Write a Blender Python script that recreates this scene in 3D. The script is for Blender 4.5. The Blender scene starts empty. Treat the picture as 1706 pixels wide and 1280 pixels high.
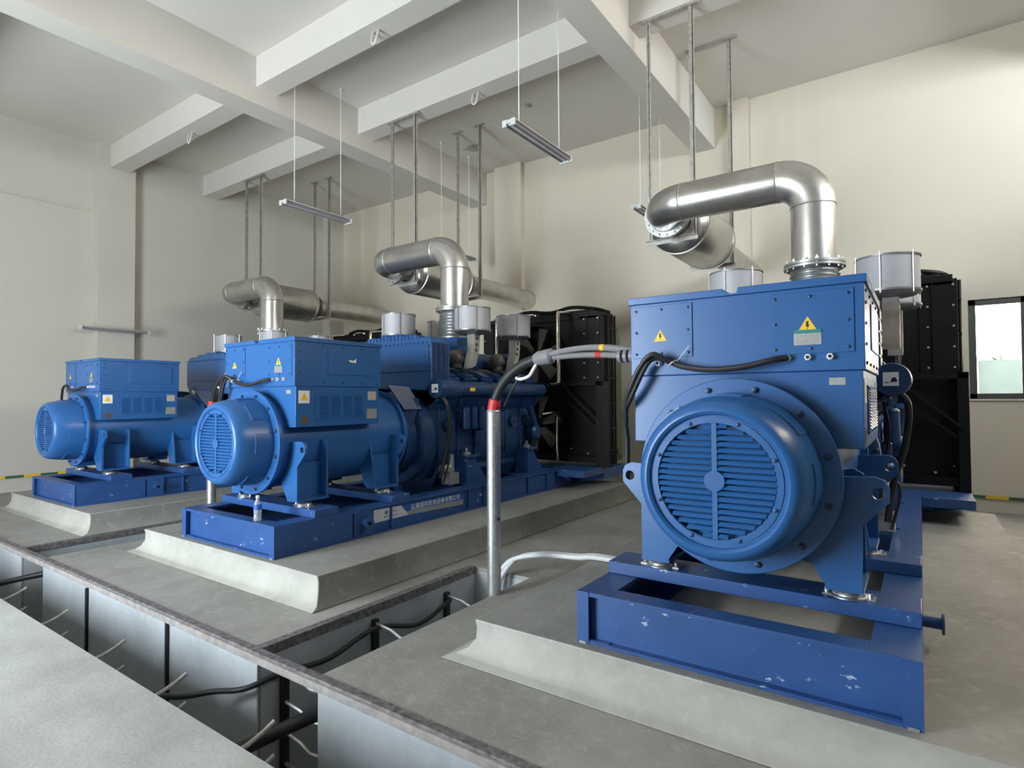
import bpy, math, random
from mathutils import Vector, Matrix, geometry
random.seed(4)
S = bpy.context.scene
COL = S.collection
R = math.radians

# ------------------------------------------------------------------ camera
cam_data = bpy.data.cameras.new('camera'); cam = bpy.data.objects.new('camera', cam_data); COL.objects.link(cam)
F_PX = 968.35; YAW = .612851; PITCH = .0245528; ROLL = -.0063936
cam_data.sensor_width = 36; cam_data.lens = F_PX / 1706 * 36; cam_data.clip_start = .05; cam_data.clip_end = 300
fw = Vector((-math.sin(YAW) * math.cos(PITCH), math.cos(YAW) * math.cos(PITCH), math.sin(PITCH)))
rt = Vector((math.cos(YAW), math.sin(YAW), 0)); up = rt.cross(fw)
r2 = math.cos(ROLL) * rt + math.sin(ROLL) * up; u2 = -math.sin(ROLL) * rt + math.cos(ROLL) * up
m = Matrix((r2, u2, -fw)).transposed().to_4x4(); m.translation = Vector((0, 0, 1.6)); cam.matrix_world = m
S.camera = cam
S.view_settings.view_transform = 'Standard'; S.view_settings.look = 'None'
S.view_settings.gamma = 1; S.view_settings.use_curve_mapping = False
S.view_settings.exposure = 0.08
# ------------------------------------------------------------------ sky and daylight
W = bpy.data.worlds.new('sky'); S.world = W; W.use_nodes = True
wn = W.node_tree.nodes; wl = W.node_tree.links; bg = wn['Background']; bg.inputs[1].default_value = 25.0
# bright overcast sky: cool on the door side (-y), slightly warm on the yard side (+y)
wt = wn.new('ShaderNodeTexCoord'); ws = wn.new('ShaderNodeSeparateXYZ'); wr_ = wn.new('ShaderNodeMapRange'); wr_.inputs[1].default_value = -.5; wr_.inputs[2].default_value = .5
wm = wn.new('ShaderNodeMix'); wm.data_type = 'RGBA'; wm.inputs[6].default_value = (.82, .92, 1, 1); wm.inputs[7].default_value = (.78, .66, .50, 1)
wl.new(wt.outputs['Generated'], ws.inputs[0]); wl.new(ws.outputs['Y'], wr_.inputs[0]); wl.new(wr_.outputs[0], wm.inputs[0]); wl.new(wm.outputs[2], bg.inputs[0])
def portal(name, loc, rot, sx, sy):
    l = bpy.data.lights.new(name, 'AREA'); l.shape = 'RECTANGLE'; l.size = sx; l.size_y = sy; l.energy = 1; l.cycles.is_portal = True
    o = bpy.data.objects.new(name, l); COL.objects.link(o); o.location = loc; o.rotation_euler = rot
    return o
DX0, DX1, DZ = -7.4, -4.3, 4.0      # roller door opening in the front wall
portal('door_daylight', ((DX0 + DX1) / 2, -3.55, DZ / 2), (R(90), 0, 0), DX1 - DX0, DZ)
portal('side_window_daylight', (3.65, 6.0, 5.35), (0, R(90), 0), 1.0, 6.0)
portal('back_window_daylight', (1.78, 10.36, 2.24), (R(-90), 0, 0), 2.44, 1.38)

# ------------------------------------------------------------------ materials
def mat(name, col, rough=.5, metal=0, noise=0, scale=6, col2=None, bump=0, bscale=60, spec=.5, detail=6, stretch=None):
    M = bpy.data.materials.new(name); M.use_nodes = True; N = M.node_tree.nodes; L = M.node_tree.links
    b = N['Principled BSDF']; b.inputs['Base Color'].default_value = (*col, 1); b.inputs['Roughness'].default_value = rough
    b.inputs['Metallic'].default_value = metal; b.inputs['Specular IOR Level'].default_value = spec
    tc = N.new('ShaderNodeTexCoord'); src = tc.outputs['Object']
    if stretch:
        mp = N.new('ShaderNodeMapping'); mp.inputs['Scale'].default_value = stretch; L.new(src, mp.inputs[0]); src = mp.outputs[0]
    if noise or col2:
        n = N.new('ShaderNodeTexNoise'); n.inputs['Scale'].default_value = scale; n.inputs['Detail'].default_value = detail
        n.inputs['Roughness'].default_value = .62; L.new(src, n.inputs['Vector'])
        r = N.new('ShaderNodeValToRGB'); c2 = col2 or tuple(c * (1 - noise) for c in col)
        r.color_ramp.elements[0].position = .36; r.color_ramp.elements[0].color = (*c2, 1)
        r.color_ramp.elements[1].position = .64; r.color_ramp.elements[1].color = (*col, 1)
        L.new(n.outputs['Fac'], r.inputs[0]); L.new(r.outputs[0], b.inputs['Base Color'])
    if bump:
        n2 = N.new('ShaderNodeTexNoise'); n2.inputs['Scale'].default_value = bscale; n2.inputs['Detail'].default_value = 4
        L.new(src, n2.inputs['Vector']); bp = N.new('ShaderNodeBump'); bp.inputs['Strength'].default_value = bump
        bp.inputs['Distance'].default_value = .01; L.new(n2.outputs['Fac'], bp.inputs['Height']); L.new(bp.outputs[0], b.inputs['Normal'])
    return M
def chipped(name, base, chip, amount, scale=9, rough=.4):
    """paint with plaster splashes and scrapes"""
    M = mat(name, base, rough, 0, .18, 3); N = M.node_tree.nodes; L = M.node_tree.links; b = N['Principled BSDF']
    src = b.inputs['Base Color'].links[0].from_socket
    n = N.new('ShaderNodeTexNoise'); n.inputs['Scale'].default_value = scale; n.inputs['Detail'].default_value = 8; n.inputs['Roughness'].default_value = .7
    tc = [x for x in N if x.type == 'TEX_COORD'][0]; mp = N.new('ShaderNodeMapping'); mp.inputs['Scale'].default_value = (1, 1, 1.8)
    L.new(tc.outputs['Object'], mp.inputs[0]); L.new(mp.outputs[0], n.inputs['Vector'])
    r = N.new('ShaderNodeValToRGB'); r.color_ramp.elements[0].position = amount; r.color_ramp.elements[1].position = amount + .03
    mx = N.new('ShaderNodeMix'); mx.data_type = 'RGBA'; L.new(n.outputs['Fac'], r.inputs[0]); L.new(r.outputs[0], mx.inputs[0])
    L.new(src, mx.inputs[6]); mx.inputs[7].default_value = (*chip, 1); L.new(mx.outputs[2], b.inputs['Base Color'])
    return M
def concrete(name, a, b_, c, scale=1.3, stretch=None, rough=.75, bump=.15):
    M = mat(name, a, rough, 0, 0, scale, b_, bump, 45, .35, 9, stretch); N = M.node_tree.nodes; L = M.node_tree.links; b = N['Principled BSDF']
    src = b.inputs['Base Color'].links[0].from_socket; tc = [x for x in N if x.type == 'TEX_COORD'][0]
    n = N.new('ShaderNodeTexNoise'); n.inputs['Scale'].default_value = 11; n.inputs['Detail'].default_value = 10; n.inputs['Roughness'].default_value = .75
    n.inputs['Distortion'].default_value = .6; L.new(tc.outputs['Object'], n.inputs['Vector'])
    r = N.new('ShaderNodeValToRGB'); r.color_ramp.elements[0].position = .52; r.color_ramp.elements[1].position = .72
    r.color_ramp.elements[1].color = (.6, .6, .6, 1); L.new(n.outputs['Fac'], r.inputs[0])
    mx = N.new('ShaderNodeMix'); mx.data_type = 'RGBA'; L.new(r.outputs[0], mx.inputs[0]); L.new(src, mx.inputs[6]); mx.inputs[7].default_value = (*c, 1)
    L.new(mx.outputs[2], b.inputs['Base Color'])
    return M
M = {}
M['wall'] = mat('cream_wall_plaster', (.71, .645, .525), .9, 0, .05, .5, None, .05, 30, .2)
M['dwall'] = mat('dark_wall_bounce_cut', (.10, .10, .095), .9)  # dark tone added on the unseen right wall to cut bounced light
M['lwall'] = mat('shade_toned_wall_plaster', (.61, .58, .515), .9, 0, .05, .5, None, .05, 30, .2)  # left wall plaster, its dimmer light put into a greyer colour
M['lip'] = mat('mortar_lip', (.36, .335, .32), .8, 0, 0, 14, (.24, .22, .21), .3, 40)
M['brk'] = mat('bracket_steel_beige', (.42, .39, .35), .45, .4, .2, 20)
M['ceil'] = mat('white_ceiling_plaster', (.69, .655, .60), .9, 0, .04, .6, None, .04, 30, .2)
M['floor'] = concrete('power_trowelled_floor', (.37, .36, .335), (.26, .25, .225), (.50, .49, .465), 1.2)
M['slab'] = concrete('foreground_floor', (.47, .475, .455), (.36, .36, .34), (.56, .565, .55), 1.6)
M['pit'] = concrete('trench_render', (.47, .50, .52), (.37, .40, .42), (.55, .57, .59), 1.8, (1, 1, .5))
M['plinth'] = concrete('plinth_render', (.44, .43, .39), (.35, .34, .305), (.52, .515, .48), 2.2, (1, .6, 1.4))
M['ptop'] = concrete('plinth_topping_and_side_shade', (.34, .335, .31), (.25, .245, .22), (.47, .47, .45), 1.7, (1, .7, 1))  # dark mortar on the tops; on the sides, shade put into the colour
M['edge'] = mat('trench_edge_steel', (.105, .09, .09), .6, .3, 0, 24, (.26, .245, .245), .3, 40)
M['blue'] = mat('alternator_blue_paint', (.024, .118, .335), .32, 0, .07, 3, None, .02, 120)
M['eblue'] = mat('engine_blue_paint', (.012, .052, .150), .38, 0, .3, 7, None, .05, 70)
M['skid'] = chipped('skid_blue_paint', (.026, .088, .275), (.40, .50, .60), .635)
M['black'] = mat('radiator_black_paint', (.006, .006, .007), .5, 0, .4, 5, None, 0, 60, .3)
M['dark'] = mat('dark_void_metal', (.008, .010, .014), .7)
M['silver'] = mat('silver_painted_pipe', (.66, .64, .60), .34, .88, .16, 5, None, .08, 22)
M['silver2'] = mat('silver_painted_muffler', (.60, .58, .55), .30, .9, .2, 4, None, .1, 16)
M['zinc'] = mat('galvanised_steel', (.62, .63, .63), .38, .85, .25, 30)
M['hang'] = mat('painted_angle_iron', (.52, .50, .46), .5, .5, .35, 14)
M['chrome'] = mat('polished_tube', (.75, .70, .62), .15, 1)
M['filter'] = mat('filter_mesh_grey', (.50, .49, .51), .6, .25, .12, 160)
M['filtcap'] = mat('filter_cap_grey', (.30, .30, .31), .4, .7)
M['cast'] = mat('turbo_cast_brown', (.24, .21, .18), .55, .6, .35, 9)
M['fan'] = mat('fan_blade_dark', (.12, .11, .08), .6)
M['rubber'] = mat('black_cable_rubber', (.018, .018, .02), .5, 0, .2, 30)
M['shrink'] = mat('grey_heatshrink', (.22, .22, .225), .45)
M['red'] = mat('red_tape', (.55, .03, .035), .45)
M['yel'] = mat('warning_yellow', (.85, .55, .03), .5)
M['green'] = mat('tape_green', (.05, .14, .08), .5)
M['white'] = mat('white_plastic', (.80, .81, .82), .4)
M['plate'] = mat('aluminium_plate', (.45, .47, .46), .4, .5, .25, 90)
M['teal'] = mat('teal_print', (.02, .22, .22), .5)
M['brown'] = mat('brown_plate', (.13, .07, .05), .5, .3)
M['dim'] = mat('faded_sticker', (.50, .44, .38), .6, 0, .25, 60)
M['olive'] = mat('olive_guard', (.10, .11, .05), .6)
M['alu'] = mat('window_frame_grey', (.10, .10, .095), .5, .3)
M['lamp'] = mat('lamp_batten_white', (.62, .62, .60), .5)
M['tube'] = mat('unlit_tube_glass', (.28, .25, .29), .25)
M['cond'] = mat('pale_conduit', (.62, .63, .63), .5)
M['band'] = mat('banner_white', (.55, .56, .62), .5)
M['bandb'] = mat('banner_blue', (.02, .10, .40), .5)
M['glass'] = bpy.data.materials.new('window_glass'); M['glass'].use_nodes = True
g = M['glass'].node_tree; gb = g.nodes['Principled BSDF']; gb.inputs['Roughness'].default_value = .02; gb.inputs['Transmission Weight'].default_value = 1; gb.inputs['IOR'].default_value = 1.1
M['bottle'] = bpy.data.materials.new('clear_bottle'); M['bottle'].use_nodes = True
gb = M['bottle'].node_tree.nodes['Principled BSDF']; gb.inputs['Base Color'].default_value = (.85, .93, 1, 1); gb.inputs['Roughness'].default_value = .15; gb.inputs['Transmission Weight'].default_value = .75
M['hedge'] = mat('pale_hedge', (.11, .13, .09), .9, 0, .3, 6)
M['fence'] = mat('pale_green_fence', (.062, .085, .078), .7, 0, .2, 2)
M['ground'] = mat('outdoor_ground', (.10, .10, .09), .9)

# ------------------------------------------------------------------ mesh builder
class MB:
    def __init__(s): s.v = []; s.f = []
    def add(s, vs, fs):
        o = len(s.v); s.v += [tuple(v) for v in vs]; s.f += [tuple(i + o for i in f) for f in fs]; return s
    def box(s, x0, x1, y0, y1, z0, z1):
        x0, x1 = min(x0, x1), max(x0, x1); y0, y1 = min(y0, y1), max(y0, y1); z0, z1 = min(z0, z1), max(z0, z1)
        return s.add([(x0,y0,z0),(x1,y0,z0),(x1,y1,z0),(x0,y1,z0),(x0,y0,z1),(x1,y0,z1),(x1,y1,z1),(x0,y1,z1)],
                     [(0,3,2,1),(4,5,6,7),(0,1,5,4),(1,2,6,5),(2,3,7,6),(3,0,4,7)])
    def bar(s, a, b, w, h=None, roll=0):
        a = Vector(a); b = Vector(b); d = (b - a).normalized(); h = h or w
        u = d.cross(Vector((0, 0, 1)));  u = (u if u.length > .01 else Vector((1, 0, 0))).normalized(); n = u.cross(d)
        if roll: q = Matrix.Rotation(roll, 3, d); u = q @ u; n = q @ n
        vs = [p + u * sx * w / 2 + n * sz * h / 2 for p in (a, b) for sx, sz in ((-1,-1),(1,-1),(1,1),(-1,1))]
        return s.add(vs, [(0,1,2,3),(7,6,5,4),(0,4,5,1),(1,5,6,2),(2,6,7,3),(3,7,4,0)])
    def rev(s, prof, o=(0,0,0), ax='z', n=32, d=None):
        """revolve [(r, h)] about an axis through o"""
        o = Vector(o); d = Vector(d).normalized() if d else Vector({'x': (1,0,0), 'y': (0,1,0), 'z': (0,0,1)}[ax])
        u = d.orthogonal().normalized()
        if ax == 'z' and abs(d.z) > .9: u = Vector((1, 0, 0))
        if abs(d.y) > .9: u = Vector((1, 0, 0))
        w = d.cross(u); vs = []; fs = []; k = len(prof)
        for r_, h in prof:
            for i in range(n):
                a = 2 * math.pi * i / n; vs.append(o + d * h + (u * math.cos(a) + w * math.sin(a)) * max(r_, 1e-4))
        for j in range(k - 1):
            for i in range(n):
                a, b = j * n + i, j * n + (i + 1) % n; fs.append((a, b, b + n, a + n))
        if prof[0][0] > 1e-3 and prof[0] != prof[-1]: fs.append(tuple(range(n))[::-1])
        if prof[-1][0] > 1e-3 and prof[0] != prof[-1]: fs.append(tuple(range((k - 1) * n, k * n)))
        return s.add(vs, fs)
    def cyl(s, a, b, r_, n=20, rb=None):
        a = Vector(a); b = Vector(b); return s.rev([(r_, 0), (rb if rb is not None else r_, (b - a).length)], a, 'v', n, d=b - a)
    def tube(s, pts, r_, n=10, closed=False):
        P = [Vector(p) for p in pts]; m_ = len(P); vs = []; fs = []; u = None
        for i, p in enumerate(P):
            t = (P[min(i + 1, m_ - 1)] - P[max(i - 1, 0)]).normalized()
            if closed: t = (P[(i + 1) % m_] - P[i - 1]).normalized()
            u = t.orthogonal().normalized() if u is None else (u - t * u.dot(t)).normalized()
            w = t.cross(u); rr = r_[i] if isinstance(r_, (list, tuple)) else r_
            vs += [p + (u * math.cos(2 * math.pi * k / n) + w * math.sin(2 * math.pi * k / n)) * rr for k in range(n)]
        for i in range(m_ - (0 if closed else 1)):
            for k in range(n):
                a, b = i * n + k, i * n + (k + 1) % n; c = ((i + 1) % m_) * n
                fs.append((a, b, c + (k + 1) % n, c + k))
        if not closed: fs += [tuple(range(n))[::-1], tuple(range((m_ - 1) * n, m_ * n))]
        return s.add(vs, fs)
    def prism(s, loop, ax, a0, a1, holes=()):
        """extrude a 2-D loop (with holes) along ax; the loop lies in the other two axes in order"""
        loops = [list(loop)] + [list(h) for h in holes]; flat = [p for l in loops for p in l]
        tri = geometry.tessellate_polygon([[Vector((p[0], p[1], 0)) for p in l] for l in loops])
        def P(p, a): return {'x': (a, p[0], p[1]), 'y': (p[0], a, p[1]), 'z': (p[0], p[1], a)}[ax]
        n = len(flat); vs = [P(p, a0) for p in flat] + [P(p, a1) for p in flat]
        fs = [tuple(t) for t in tri] + [tuple(i + n for i in t[::-1]) for t in tri]; o = 0
        for l in loops:
            k = len(l); fs += [(o + i, o + (i + 1) % k, o + (i + 1) % k + n, o + i + n) for i in range(k)]; o += k
        return s.add(vs, fs)
    def build(s, name, m_, parent=None, off=(0,0,0), bevel=0, sub=0):
        me = bpy.data.meshes.new(name); O = Vector(off); me.from_pydata([tuple(Vector(v) - O) for v in s.v], [], s.f); me.update()
        import bmesh
        bm = bmesh.new(); bm.from_mesh(me); bmesh.ops.recalc_face_normals(bm, faces=bm.faces); bm.to_mesh(me); bm.free()
        me.materials.append(M[m_] if isinstance(m_, str) else m_)
        me.polygons.foreach_set('use_smooth', [True] * len(me.polygons)); me.set_sharp_from_angle(angle=R(34))
        o = bpy.data.objects.new(name, me); COL.objects.link(o)
        if parent: o.parent = parent
        else: o.location = O
        if bevel:
            b = o.modifiers.new('bevel', 'BEVEL'); b.width = bevel; b.segments = 2; b.limit_method = 'ANGLE'; b.angle_limit = R(40); b.harden_normals = False
        return o
def circ(cx, cz, r_, n=20, a0=0, a1=360): return [(cx + r_ * math.cos(R(a0 + (a1 - a0) * i / n)), cz + r_ * math.sin(R(a0 + (a1 - a0) * i / n))) for i in range(n if a1 - a0 == 360 else n + 1)]
def smooth(pts, k=6):
    P = [Vector(p) for p in pts]; out = []
    for i in range(len(P) - 1):
        p0, p1, p2, p3 = P[max(i - 1, 0)], P[i], P[i + 1], P[min(i + 2, len(P) - 1)]
        for j in range(k):
            t = j / k; out.append(.5 * ((2 * p1) + (p2 - p0) * t + (2 * p0 - 5 * p1 + 4 * p2 - p3) * t * t + (3 * p1 - p0 - 3 * p2 + p3) * t ** 3))
    return out + [P[-1]]
def tag(o, label, cat, group=None, kind=None):
    if label: o['label'] = label
    if cat: o['category'] = cat
    if group: o['group'] = group
    if kind: o['kind'] = kind
    return o
def struct(o, label=None, cat=None):
    o['kind'] = 'structure'
    if label: o['label'] = label
    if cat: o['category'] = cat
    return o
def empty(name, loc):
    o = bpy.data.objects.new(name, None); COL.objects.link(o); o.location = loc; o.empty_display_size = .2; return o
def kids(o): return [c for c in ALL if c.parent == o]
def copy_tree(o, loc, parent=None):
    c = o.copy(); COL.objects.link(c); c.parent = parent
    if loc is not None: c.location = loc
    for ch in KIDS.get(o.name, []): copy_tree(ch, None, c)
    return c
KIDS = {}
def index():
    KIDS.clear()
    for o in COL.objects:
        if o.parent: KIDS.setdefault(o.parent.name, []).append(o)

# ------------------------------------------------------------------ room shell
YB = 10.3; XL = -13.15; XR = 3.6; YF = -3.5; ZC = 6.65; ZS = 5.95; ZX = 6.2
X1 = (-8.32, -7.90); X2 = (-3.25, -2.87)
struct(MB().box(XL, XR, YF, 1.5, -1.2, 0).build('floor', 'slab'), 'pale concrete floor slab in front of the cable trench', 'floor')
fb = MB().box(-2.88, XR, 2.14, YB, -1.2, 0).box(-3.5, -2.88, 4.35, YB, -1.2, 0)
fb.box(-7.36, -3.5, 2.14, YB, -1.2, 0).box(-8.02, -7.36, 4.3, YB, -1.2, 0).box(XL, -8.02, 2.14, YB, -1.2, 0)
fl2 = struct(fb.build('floor', 'floor'), 'grey concrete floor around the generator plinths', 'floor')
struct(MB().box(XL, XR, 1.5, 4.4, -1.3, -1.2).build('floor', 'plinth'), 'shaded bottom of the cable trench', 'floor')
# rendered facing on the trench sides
for bx_ in [(x0, x1, 2.128, 2.142, -1.2, -.045) for x0, x1 in ((-2.88, XR), (-7.36, -3.5), (XL, -8.02))] + [(-3.504, -3.496, 2.15, 4.34, -1.2, -.045), (-3.496, -2.88, 4.342, 4.352, -1.2, -.03), (-8.024, -8.016, 2.15, 4.29, -1.2, -.045), (-8.01, -7.36, 4.292, 4.302, -1.2, -.03), (XL, XR, 1.498, 1.508, -1.2, -.02)]:
    struct(MB().box(*bx_).build('wall_trench', 'pit'), 'pale blue grey rendered side of the cable trench', 'trench wall')
# back wall with window opening
WX0, WX1, WZ0, WZ1 = .56, 3.0, 1.55, 2.93
wb = MB().box(XL - .2, WX0, YB, YB + .24, -1.2, ZC + .2).box(WX1, XR + .2, YB, YB + .24, -1.2, ZC + .2).box(WX0, WX1, YB, YB + .24, -1.2, WZ0).box(WX0, WX1, YB, YB + .24, WZ1, ZC + .2)
struct(wb.build('wall_back', 'wall'))
struct(MB().box(-7.58, -6.88, YB - .14, YB, 0, ZC).box(-2.62, -2.3, YB - .10, YB, 0, ZC).build('wall_back', 'wall'), 'shallow columns on the back wall', 'wall')
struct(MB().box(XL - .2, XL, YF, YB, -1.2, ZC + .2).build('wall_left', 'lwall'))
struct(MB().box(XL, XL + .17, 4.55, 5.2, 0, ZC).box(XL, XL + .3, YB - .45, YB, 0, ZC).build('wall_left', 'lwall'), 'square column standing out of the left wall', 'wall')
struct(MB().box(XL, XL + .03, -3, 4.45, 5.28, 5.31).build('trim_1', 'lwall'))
# front wall (behind the camera) with a roller door opening and a window; right wall with windows
wf = MB().box(XL, DX0, YF - .2, YF, -1.2, ZC).box(DX0, DX1, YF - .2, YF, DZ, ZC).box(DX1, XR + .2,\
     YF - .2, YF, -1.2, ZC).box(DX0, DX1, YF - .2, YF, -1.2, 0)
struct(wf.build('wall_front', 'wall'))
wr = MB().box(XR, XR + .2, YF, 3.0, -1.2, ZC).box(XR, XR + .2, 9.0, YB, -1.2, ZC).box(XR, XR + .2, 3.0, 9.0, -1.2, 4.85).box(XR, XR + .2, 3.0, 9.0, 5.85, ZC)
struct(wr.build('wall_right', 'dwall'))
struct(MB().box(XL - .2, XR + .2, YF - .2, YB + .2, ZC, ZC + .2).build('ceiling', 'ceil'))
# beams
for i, (a, b) in enumerate((X1, X2, (1.75, 2.2))):
    struct(MB().box(a, b, YF, YB, ZS, ZC).build('ceiling_beam', 'ceil'), ('white ceiling beam running to the back wall over the middle generator', 'white ceiling beam running to the back wall left of the nearest generator', 'ceiling beam above the right side')[i], 'beam')
where = {(0, 1): 'left of the first main beam', (1, 1): 'between the two main beams', (2, 1): 'right of the second main beam'}
for k, (a, b) in enumerate(((XL, X1[0]), (X1[1], X2[0]), (X2[1], 1.75))):
    for y in (-1.9, 1.62, 4.75, 6.64)[:4]:
        if k == 2 and y == 4.75: continue
        struct(MB().box(a, b, y, y + .33, ZX, ZC).build('ceiling_beam', 'ceil'), 'white cross beam ' + where[k, 1], 'beam')
# steel angle edging of the trench
e1 = MB().box(XL, XR, 2.100, 2.152, -.008, .006)
struct(MB().box(XL, XR, 2.083, 2.127, -.055, -.0085).build('trim_5', 'lip'), 'pale mortar lip under the trench edge', 'trim')
struct(e1.build('trim_2', 'edge'), 'worn steel angle along the trench edge', 'trim')
struct(MB().box(-3.56, -3.496, 2.153, 4.35, -.008, .0055).box(-3.4955, -3.490, 2.153, 4.35, -.06, .0065).build('trim_3', 'edge'))
struct(MB().box(-8.08, -8.016, 2.153, 4.3, -.008, .0055).box(-8.0155, -8.01, 2.153, 4.3, -.06, .0065).build('trim_4', 'edge'))
# earthing strip round the walls: green and yellow
def strip(a, b, ax, name):
    if ax == 'y': o = MB().box(a, b, YB - .026, YB - .018, .185, .225).build(name, 'green')
    else: o = MB().box(XL + .018, XL + .026, a, b, .245, .29).build(name, 'green')
    t = a
    while t < b - .2:
        q = MB().box(t, t + .24, YB - .0275, YB - .0165, .184, .226) if ax == 'y' else MB().box(XL + .0165, XL + .0275, t, t + .24, .244, .291)
        q.build('yellow_band', 'yel', o)['label'] = 'yellow band'; t += .5
    for t in [a + .3 + 1.5 * k for k in range(int((b - a) / 1.5))]:
        (MB().box(t, t + .03, YB - .018, YB, .19, .22) if ax == 'y' else MB().box(XL, XL + .018, t, t + .03, .25, .28)).build('support_clip', 'zinc', o)
    return o
tag(strip(-6.8, XR, 'y', 'earthing_strip'), 'green and yellow striped earthing strip low along the back wall', 'earthing strip')
tag(strip(-3, 4.5, 'x', 'earthing_strip'), 'green and yellow striped earthing strip low along the left wall', 'earthing strip')
# window
wf_ = MB(); ft = .055
wf_.box(WX0, WX1, YB + .02, YB + .09, WZ1 - .08, WZ1).box(WX0, WX1, YB + .02, YB + .09, WZ0, WZ0 + .075)
for x, w in ((WX0, .085), (WX0 + .56, .05), (WX0 + 1.12, .085), (WX0 + 1.68, .05), (WX1 - .085, .085)): wf_.box(x, x + w, YB + .02, YB + .09, WZ0, WZ1)
win = struct(wf_.build('window_1', 'alu', None, (WX0, YB, WZ0), .004), 'grey aluminium sliding window in the back wall', 'window')
for k in range(4): MB().box(WX0 + .05 + k * .56, WX0 + .58 + k * .56, YB + .05, YB + .056, WZ0 + .05, WZ1 - .05).build('pane', 'glass', win, (WX0, YB, WZ0))
MB().box(WX0 - .02, WX1 + .02, YB - .02, YB + .03, WZ0 - .025, WZ0).build('window_sill', 'wall', win, (WX0, YB, WZ0))
# outdoors
struct(MB().box(-6, 20, YB + .3, 40, -.3, -.2).build('ground', 'ground'), 'pale yard outside the window', 'ground')
fn = MB()
for k in range(14): fn.box(-3 + k * 1.0, -3 + k * 1.0 + .96, 16, 16.05, -.2, 2.35)
fen = tag(fn.build('fence', 'fence'), 'pale green panel fence seen through the window', 'fence')
pm = MB()
for k in range(15): pm.box(-3.04 + k, -2.98 + k, 15.95, 16.1, -.2, 2.45)
pm.build('post', 'plate', fen)
b_ = MB()
for k in range(6):
    for j in range(90):
        p = Vector((-1.4 + k * 1.0 + random.gauss(0, .33), 17 + random.gauss(0, .3), random.uniform(.3, 2.5 + .12 * math.sin(k * 2))))
        q = Vector((random.gauss(0, .14), random.gauss(0, .1), random.gauss(0, .14))); s_ = Vector((random.gauss(0, .14), random.gauss(0, .1), random.gauss(0, .14)))
        b_.add([p, p + q, p + q + s_, p + s_], [(0, 1, 2, 3)])
    b_.cyl((-1.4 + k, 17, -.2), (-1.4 + k, 17, 1.6), .05, 8)
tag(b_.build('hedge', 'hedge'), 'pale leafy hedge behind the fence outside the window', 'hedge', None, 'stuff')

# ------------------------------------------------------------------ plinths
GX = (-.80, -5.26, -9.62)
def plinth(cx, label, idx):
    xl, xr = cx - 1.46, cx + 1.46; z = .25; o = MB(); yE = 8.6
    prof = [(2.80, z), (2.812, .2), (2.808, .13), (2.79, .07), (2.765, .03), (2.71, .003)]
    sideL = [(0, z), (.006, .19), (.0, .13), (-.05, .07), (-.13, .025), (-.2, .003)]
    n = len(prof); vs = []; fs = []
    # ring of points for each level: front-left, front-right, back-right, back-left
    for (y, zz), (dx, z2) in zip(prof, sideL):
        vs += [(xl + dx, y, zz), (xr - dx * .3, y, zz), (xr - dx * .3, yE, zz), (xl + dx, yE, zz)]
    for j in range(n - 1):
        for i in range(4): a, b = j * 4 + i, j * 4 + (i + 1) % 4; fs.append((a, b, b + 4, a + 4))
    fs.append((0, 1, 2, 3)); fs.append(tuple(range(4 * n - 4, 4 * n)))
    o.add(vs, fs)
    ob = o.build('concrete_plinth', 'plinth', None, (cx, 2.87, 0), .008); ob.data.materials.append(M['ptop'])
    for p in ob.data.polygons:
        if p.normal.z > .9 or abs(p.normal.x) > .5: p.material_index = 1
    return struct(ob, label, 'plinth')
plinth(GX[0], 'concrete plinth under the nearest generator', 0)
plinth(GX[1], 'concrete plinth under the middle generator', 1)
plinth(GX[2], 'concrete plinth under the farthest generator', 2)

# ------------------------------------------------------------------ generator set (built once at x = 0, then copied)
O = (0, 2.87, .25)
gen = empty('generator_set', (GX[0], 2.87, .25))
def P(mb, name, m_, parent=gen, bevel=0, label=None):
    o = mb.build(name, m_, parent, O, bevel)
    if label: o['label'] = label
    return o
# skid
b = MB()
for s in (-1, 1):
    xo = .785 * s; xi = .60 * s
    b.box(xo, xi, 2.880, 8.15, .505, .53).box(xo, xi, 2.880, 8.15, .25, .272)          # flanges
    b.box(xo - .035 * s, xo - .055 * s, 2.8815, 8.14, .262, .515)                       # web
    b.box(xo - .004 * s, xo - .03 * s, 2.8818, 3.70, .262, .515)                        # flush front plate
    b.box(xo + .001 * s, xo - .07 * s, 2.868, 2.8795, .249, .531)                      # end plate
    for y in (4.2, 5.45, 5.75, 6.75, 7.25): b.box(xo - .006 * s, xo - .04 * s, y, y + .014, .262, .515)
    b.box(xo - .008 * s, xo - .04 * s, 3.72, 3.94, .262, .515).box(xo - .008 * s, xo - .04 * s, 7.55, 7.9, .262, .515)
b.box(-.599, .599, 2.872, 3.00, .508, .5295).box(.5992, .714, 2.872, 2.8795, .508, .5295).box(-.714, -.5992, 2.872, 2.8795, .508, .5295).box(.5992, .714, 2.872, 2.8795, .251, .268).box(-.714, -.5992, 2.872, 2.8795, .251, .268).box(-.599, .599, 2.872, 2.99, .251, .268).box(-.72, .72, 2.915, 2.93, .260, .515)
for y in (5.5, 6.9, 8.05): b.box(-.62, .62, y, y + .09, .275, .50)
skid = P(b, 'skid_base', 'skid')
for s, y in ((1, 3.83), (-1, 3.83), (1, 7.72)):
    b = MB().rev([(.030, 0), (.030, .11), (.055, .112), (.055, .124), (.02, .124), (.02, .02)], (.755 * s, y, .395), 'v', 18, d=(s, 0, 0)); P(b, 'drain_spigot', 'skid', skid)
for s in (-1, 1):
    b = MB().box(.77 * s, .73 * s, 2.862, 2.885, .215, .262); P(b, 'shim_plate', 'plate', skid, label='grey steel shim under the skid corner')
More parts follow.
